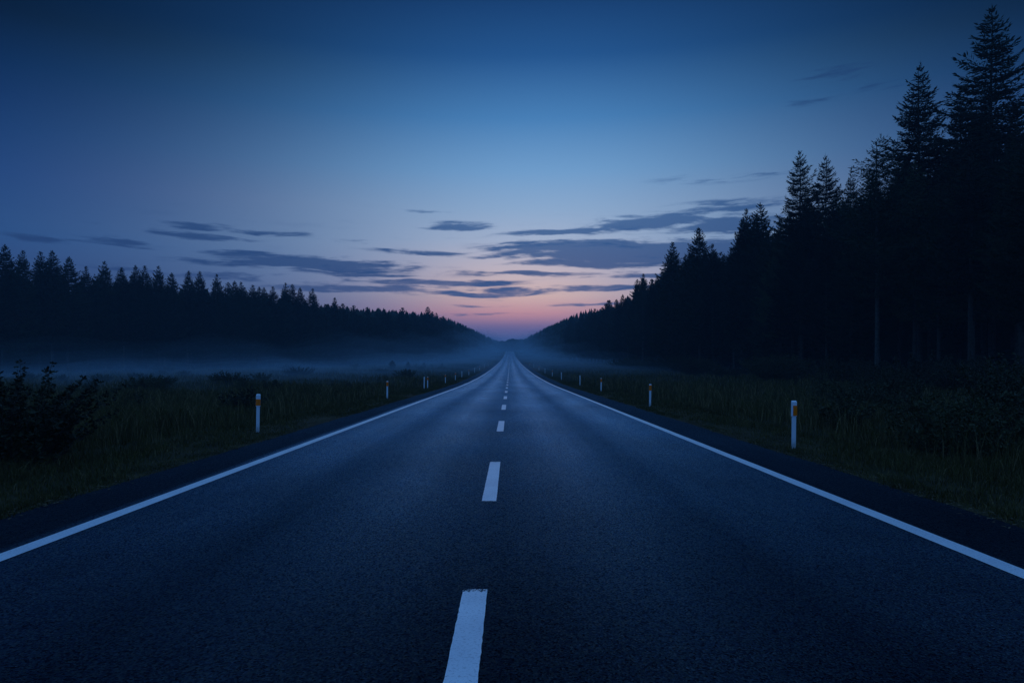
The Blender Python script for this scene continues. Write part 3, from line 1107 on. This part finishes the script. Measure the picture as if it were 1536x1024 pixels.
for side, word in ((-1, 'left'), (1, 'right')):
    a = scatter(52000, 4.5, 130, side, 0.0, 2.6)
    b = scatter(34000, 4.5, 150, side, 1.6, 6.5)
    # ragged fringe that creeps over the asphalt edge
    c = scatter(9000, 4.5, 70, side, -0.10, 0.35)
    c2 = scatter(12000, 4.5, 70, side, -0.24, 0.2)
    c2 = c2[lump(c2[:, 1] * 9.0, c2[:, 1] * 5.0 + side) > 0.15]
    c = np.concatenate([c, c2])
    xy = np.concatenate([a, b, c])
    e = np.abs(xy[:, 0] - XC) - HW
    patch = 0.5 + 0.5 * lump(xy[:, 0] * 2.2, xy[:, 1] * 1.7)
    h = np.interp(e, [-0.2, 0.15, 0.8, 2.0, 4.0, 7], [0.04, 0.08, 0.11, 0.17, 0.42, 0.58]) * (0.35 + 1.05 * patch) * (0.7 + 0.6 * (lump(xy[:, 0] * 6 + 3, xy[:, 1] * 4) > 0.1)) * RNG.uniform(0.5, 1.3, len(e))
    wd = 0.0045 * np.clip(xy[:, 1] / 12.0, 1, 6)
    blades('verge_grass', xy, h, 0.7, wd, 'short dark grass of the %s roadside verge' % word, 'grass', 0.10)
    # taller weeds and dead stalks
    d = scatter(5200, 7, 110, side, 2.4, 9.0)
    h = RNG.uniform(0.45, 1.05, len(d))
    blades('tall_weeds', d, h, 0.55, 0.005 * np.clip(d[:, 1] / 12, 1, 6), 'tall weeds and dry stalks behind the %s verge' % word, 'weeds', 0.35)

# meadow on the left: rough grass out to the treeline
n = 90000
y = 9 * (230 / 9) ** RNG.random(n)
lo = np.maximum(np.where(y > 80, edge_l(np.maximum(y, 80)) - 2, -0.80 * y - 3), -0.82 * y - 3)
x = lo + (-(9.5) - lo) * RNG.random(n)
ok = x < -9.3
xy = np.stack([x, y], 1)[ok]
h = RNG.uniform(0.35, 0.8, len(xy)) * (0.7 + 0.5 * np.clip(lump(xy[:, 0], xy[:, 1]) + 0.5, 0, 1.4))
blades('meadow_grass', xy, h, 0.6, 0.008 * np.clip(xy[:, 1] / 14, 1, 7), 'rough tall grass of the misty left meadow', 'grass', 0.16)
# rough growth on the right between verge and trees
n = 45000
y = 9 * (200 / 9) ** RNG.random(n)
hi = np.minimum(edge_r(np.maximum(y, 30)) + 4, 0.82 * y + 3)
x = 9.0 + (hi - 9.0) * RNG.random(n)
ok = (x > 9.0) & (hi > 9.2)
xy = np.stack([x, y], 1)[ok]
h = RNG.uniform(0.3, 0.75, len(xy))
blades('rough_grass', xy, h, 0.6, 0.008 * np.clip(xy[:, 1] / 14, 1, 7), 'rough grass and low growth between the right verge and the forest', 'grass', 0.14)

# fallen leaves and grit along the asphalt edges
n = 1500
y = 4.5 * (45 / 4.5) ** RNG.random(n)
sd = RNG.random(n) < 0.5
e = RNG.normal(0.0, 0.10, n)
x = np.where(sd, XL + 0.05 + e, XR - 0.05 + e)
zz = np.maximum(zr(y) - 0.02, gz(x, y)) + 0.012 + RNG.uniform(0, 0.012, n)
a = RNG.uniform(0, 6.28, n)
L = RNG.uniform(0.012, 0.035, n)
Wd = L * RNG.uniform(0.3, 0.6, n)
ca, sa = np.cos(a), np.sin(a)
V = np.empty((n, 4, 3), np.float32)
V[:, 0] = np.stack([x - ca * L, y - sa * L, zz], 1)
V[:, 1] = np.stack([x - sa * Wd, y + ca * Wd, zz + 0.008], 1)
V[:, 2] = np.stack([x + ca * L, y + sa * L, zz + 0.003], 1)
V[:, 3] = np.stack([x + sa * Wd, y - ca * Wd, zz + 0.006], 1)
f = np.arange(n * 4).reshape(n, 4)
tag(mesh_obj('leaf_litter', V.reshape(-1, 3), f, M['litter']), 'fallen leaves and grit along the asphalt edges', 'leaf litter', kind='stuff')


# ------------------------------------------------------------------ marker posts
def rbox(w, d, z0, z1, r, slope=0.0):
    """upright bar with chamfered corners; slope tilts its top towards the back"""
    pr = [(-w / 2 + r, -d / 2), (w / 2 - r, -d / 2), (w / 2, -d / 2 + r), (w / 2, d / 2 - r), (w / 2 - r, d / 2), (-w / 2 + r, d / 2), (-w / 2, d / 2 - r), (-w / 2, -d / 2 + r)]
    V, Fc = [], []
    zs = [(z0, 1.0), (z1 - r, 1.0), (z1, 0.86)]
    for (z, s) in zs:
        for (x, y) in pr:
            V.append((x * s, y * s, z + (slope * y if z > z0 else 0)))
    for l in range(len(zs) - 1):
        for i in range(8):
            a, b = l * 8 + i, l * 8 + (i + 1) % 8
            Fc.append((a, b, b + 8, a + 8))
    Fc.append(tuple(range(7, -1, -1)))
    Fc.append(tuple(range(16, 24)))
    return V, Fc


PP = {}


def post(kind, x, y, label, H=0.92, tilt=0.0, rz=0.0):
    root = empty('marker_post', (x, y, float(gz(x, y)) - 0.02), rz)
    root.rotation_euler = (tilt * 0.5 + random.uniform(-0.02, 0.02), tilt + random.uniform(-0.02, 0.02), rz + random.uniform(-0.12, 0.12))
    s = H / 0.92
    root.scale = (1, 1, s)
    if kind not in PP:
        parts = []
        v, f_ = rbox(0.076, 0.045, -0.2, 0.635, 0.010)
        parts.append(mesh_obj('post_body', v, f_, M['white'], parent=root))
        if kind in ('right', 'left'):
            v, f_ = rbox(0.098, 0.062, 0.632, 0.92, 0.014, 0.25)
            parts.append(mesh_obj('post_head', v, f_, M['white'], parent=root))
            if kind == 'right':
                v, f_ = rbox(0.076, 0.012, 0.645, 0.838, 0.004)
                v = [(q[0] + 0.010, q[1] - 0.034, q[2]) for q in v]
            else:
                v, f_ = rbox(0.103, 0.067, 0.650, 0.815, 0.014)
            parts.append(mesh_obj('reflector', v, f_, M['orange'], parent=root))
        elif kind == 'orange_top':
            v, f_ = rbox(0.092, 0.058, 0.632, 0.90, 0.014, 0.25)
            parts.append(mesh_obj('post_head', v, f_, M['white'], parent=root))
            v, f_ = rbox(0.098, 0.064, 0.650, 0.88, 0.014, 0.2)
            parts.append(mesh_obj('reflector', v, f_, M['orange'], parent=root))
        else:
            v, f_ = rbox(0.088, 0.056, 0.632, 0.92, 0.014, 0.25)
            parts.append(mesh_obj('post_head', v, f_, M['white'], parent=root))
        PP[kind] = parts
    else:
        for src in PP[kind]:
            c = src.copy()
            c.parent = root
            COL.objects.link(c)
    tag(root, label, 'marker post', 'white roadside marker posts')
    return root


post('left', -6.06, 16.4, 'nearest white marker post on the left verge, with orange band below its top')
post('orange_top', -6.15, 34.2, 'second white marker post on the left verge, with orange head')
post('plain', -6.45, 51.3, 'plain pale post, left one of the close pair on the left verge')
post('orange_top', -6.25, 51.8, 'orange headed post, right one of the close pair on the left verge')
post('orange_top', -6.2, 65.6, 'white marker post with orange head next after the close pair, left verge')
left_far = [(77.5, 'first'), (88, 'second'), (103, 'third'), (120, 'fourth'), (140, 'fifth'), (165, 'sixth'), (195, 'seventh')]
for i, (y, w) in enumerate(left_far):
    post('plain' if i % 2 else 'orange_top', -6.2, y, 'small distant marker post, %s in the row after the left orange ones' % w)
post('right', 5.38, 12.95, 'nearest white marker post on the right verge, with orange rectangle on its head', tilt=0.012)
post('orange_top', 5.58, 27.2, 'second white marker post on the right verge, with orange head')
post('orange_top', 5.95, 44.6, 'third white marker post on the right verge, with orange top')
post('plain', 6.1, 59.5, 'fourth marker post on the right verge, greyish without orange')
right_far = [(79, 'first'), (96, 'second'), (116, 'third'), (140, 'fourth'), (170, 'fifth'), (205, 'sixth')]
for i, (y, w) in enumerate(right_far):
    post('plain' if i % 2 == 0 else 'orange_top', 5.95, y, 'small distant marker post, %s after the greyish one on the right verge' % w)
for (x, y, lab) in ((-7.2, 540, 'tiny white post at the left of the far road crest'), (7.4, 540, 'tiny white post at the right of the far road crest'), (6.0, 640, 'faint white post beyond the far road crest on the right')):
    post('plain', x, y, lab, H=1.8)


# ------------------------------------------------------------------ air: even haze and a low mist bank
def volume_mat(name, density, color):
    m = bpy.data.materials.new(name)
    m.use_nodes = True
    nt = m.node_tree
    nt.nodes.clear()
    o = nt.nodes.new('ShaderNodeOutputMaterial')
    pv = nt.nodes.new('ShaderNodeVolumePrincipled')
    pv.inputs['Density'].default_value = density
    pv.inputs['Color'].default_value = (*color, 1)
    pv.inputs['Anisotropy'].default_value = 0.0
    nt.links.new(pv.outputs[0], o.inputs['Volume'])
    return m


def box_mesh(x0, x1, y0, y1, z0, z1):
    v = [(x, y, z) for z in (z0, z1) for y in (y0, y1) for x in (x0, x1)]
    f = [(0, 2, 3, 1), (4, 5, 7, 6), (0, 1, 5, 4), (2, 6, 7, 3), (0, 4, 6, 2), (1, 3, 7, 5)]
    return v, f


v, f = box_mesh(-1110, 1110, -50, 1360, -2.0, 54.0)
tag(mesh_obj('haze', v, f, volume_mat('haze air', 0.00055, (0.56, 0.82, 1.0))), 'thin blue dusk haze over the whole valley', 'haze', kind='stuff')



def mist_bank(heights, lateral, lateral_far, density, label, phase, rough):
    xs = np.concatenate([np.arange(-131, -8, 3.0), np.arange(-8, 49, 3.0)])
    ys = np.concatenate([np.arange(38, 240, 4.0), np.arange(240, 770, 12.0), np.arange(770, 830, 20.0)])
    Xg, Yg = np.meshgrid(xs, ys)
    hm = np.interp(Yg, [38, 70, 110, 170, 260, 420, 600, 760, 820], heights)
    hm = hm * np.maximum(0.15, 1.0 + rough * lump(Xg * 0.35 + phase, Yg * 0.22) + 0.5 * rough * lump(Xg * 0.9 + 4 + phase, Yg * 0.6) + 0.25 * rough * lump(Xg * 2.1, Yg * 1.5 + phase))
    lat = np.interp(Xg, [-128, -100, -60, -20, -8, 0, 8, 20, 34, 46], lateral)
    lat2 = np.interp(Xg, [-128, -100, -60, -22, -12, -5, 5, 12, 22, 34, 46], lateral_far)
    fe = np.clip((Yg - 200) / 250, 0, 1)
    hm = np.maximum(hm * (lat * (1 - fe) + fe * lat2), 0.02)
    hm[0, :] = hm[-1, :] = 0.02
    hm[:, 0] = hm[:, -1] = 0.02
    Gb = gz(Xg, Yg) - 0.6
    Gt = zr(Yg) - 0.3 + hm
    nx, ny = len(xs), len(ys)
    Vt = np.stack([Xg.ravel(), Yg.ravel(), Gt.ravel()], 1)
    Vb = np.stack([Xg.ravel(), Yg.ravel(), np.minimum(Gb, Gt - 0.02).ravel()], 1)
    i = np.arange(nx * ny).reshape(ny, nx)
    ft = np.stack([i[:-1, :-1].ravel(), i[:-1, 1:].ravel(), i[1:, 1:].ravel(), i[1:, :-1].ravel()], 1)
    N = nx * ny
    fb = ft[:, ::-1] + N

    def wall(q):
        q = np.asarray(q)
        return np.stack([q[:-1], q[1:], q[1:] + N, q[:-1] + N], 1)
    sides = np.concatenate([wall(i[0, ::-1]), wall(i[-1, :]), wall(i[:, 0]), wall(i[::-1, -1])])
    o = mesh_obj('ground_mist', np.concatenate([Vt, Vb]), np.concatenate([ft, fb, sides]), volume_mat('mist', density, (0.58, 0.83, 1.0)), smooth=True)
    tag(o, label, 'mist', kind='stuff')


NEAR_LAT = [0.3, 1.0, 1.0, 0.85, 0.4, 0.25, 0.35, 0.65, 0.6, 0.1]
FAR_LAT = [0.5, 1, 1, 1, 0.6, 0.08, 0.08, 0.6, 1, 1, 0.5]
UP_LAT = [0.4, 1.0, 1.0, 0.8, 0.25, 0.1, 0.2, 0.5, 0.5, 0.1]
UP_FAR = [0.5, 1, 1, 1, 0.8, 0.6, 0.6, 0.8, 1, 1, 0.5]
mist_bank([0.05, 0.8, 1.9, 2.7, 4.2, 7, 9, 9, 0.02], NEAR_LAT, FAR_LAT, 0.0050,
          'low blue bank of mist lying over the meadow and along the foot of the forests', 0.0, 0.45)
mist_bank([0.05, 1.1, 3.2, 4.8, 7, 10, 13, 13, 0.02], UP_LAT, UP_FAR, 0.0016,
          'thin mist above the low bank, drifting into the undergrowth of the forests', 2.6, 0.4)
mist_bank([0.05, 1.6, 5.5, 9, 13, 17, 20, 20, 0.02], UP_LAT, UP_FAR, 0.0014,
          'thinnest upper mist reaching up among the lower boughs of the forests', 5.1, 0.3)
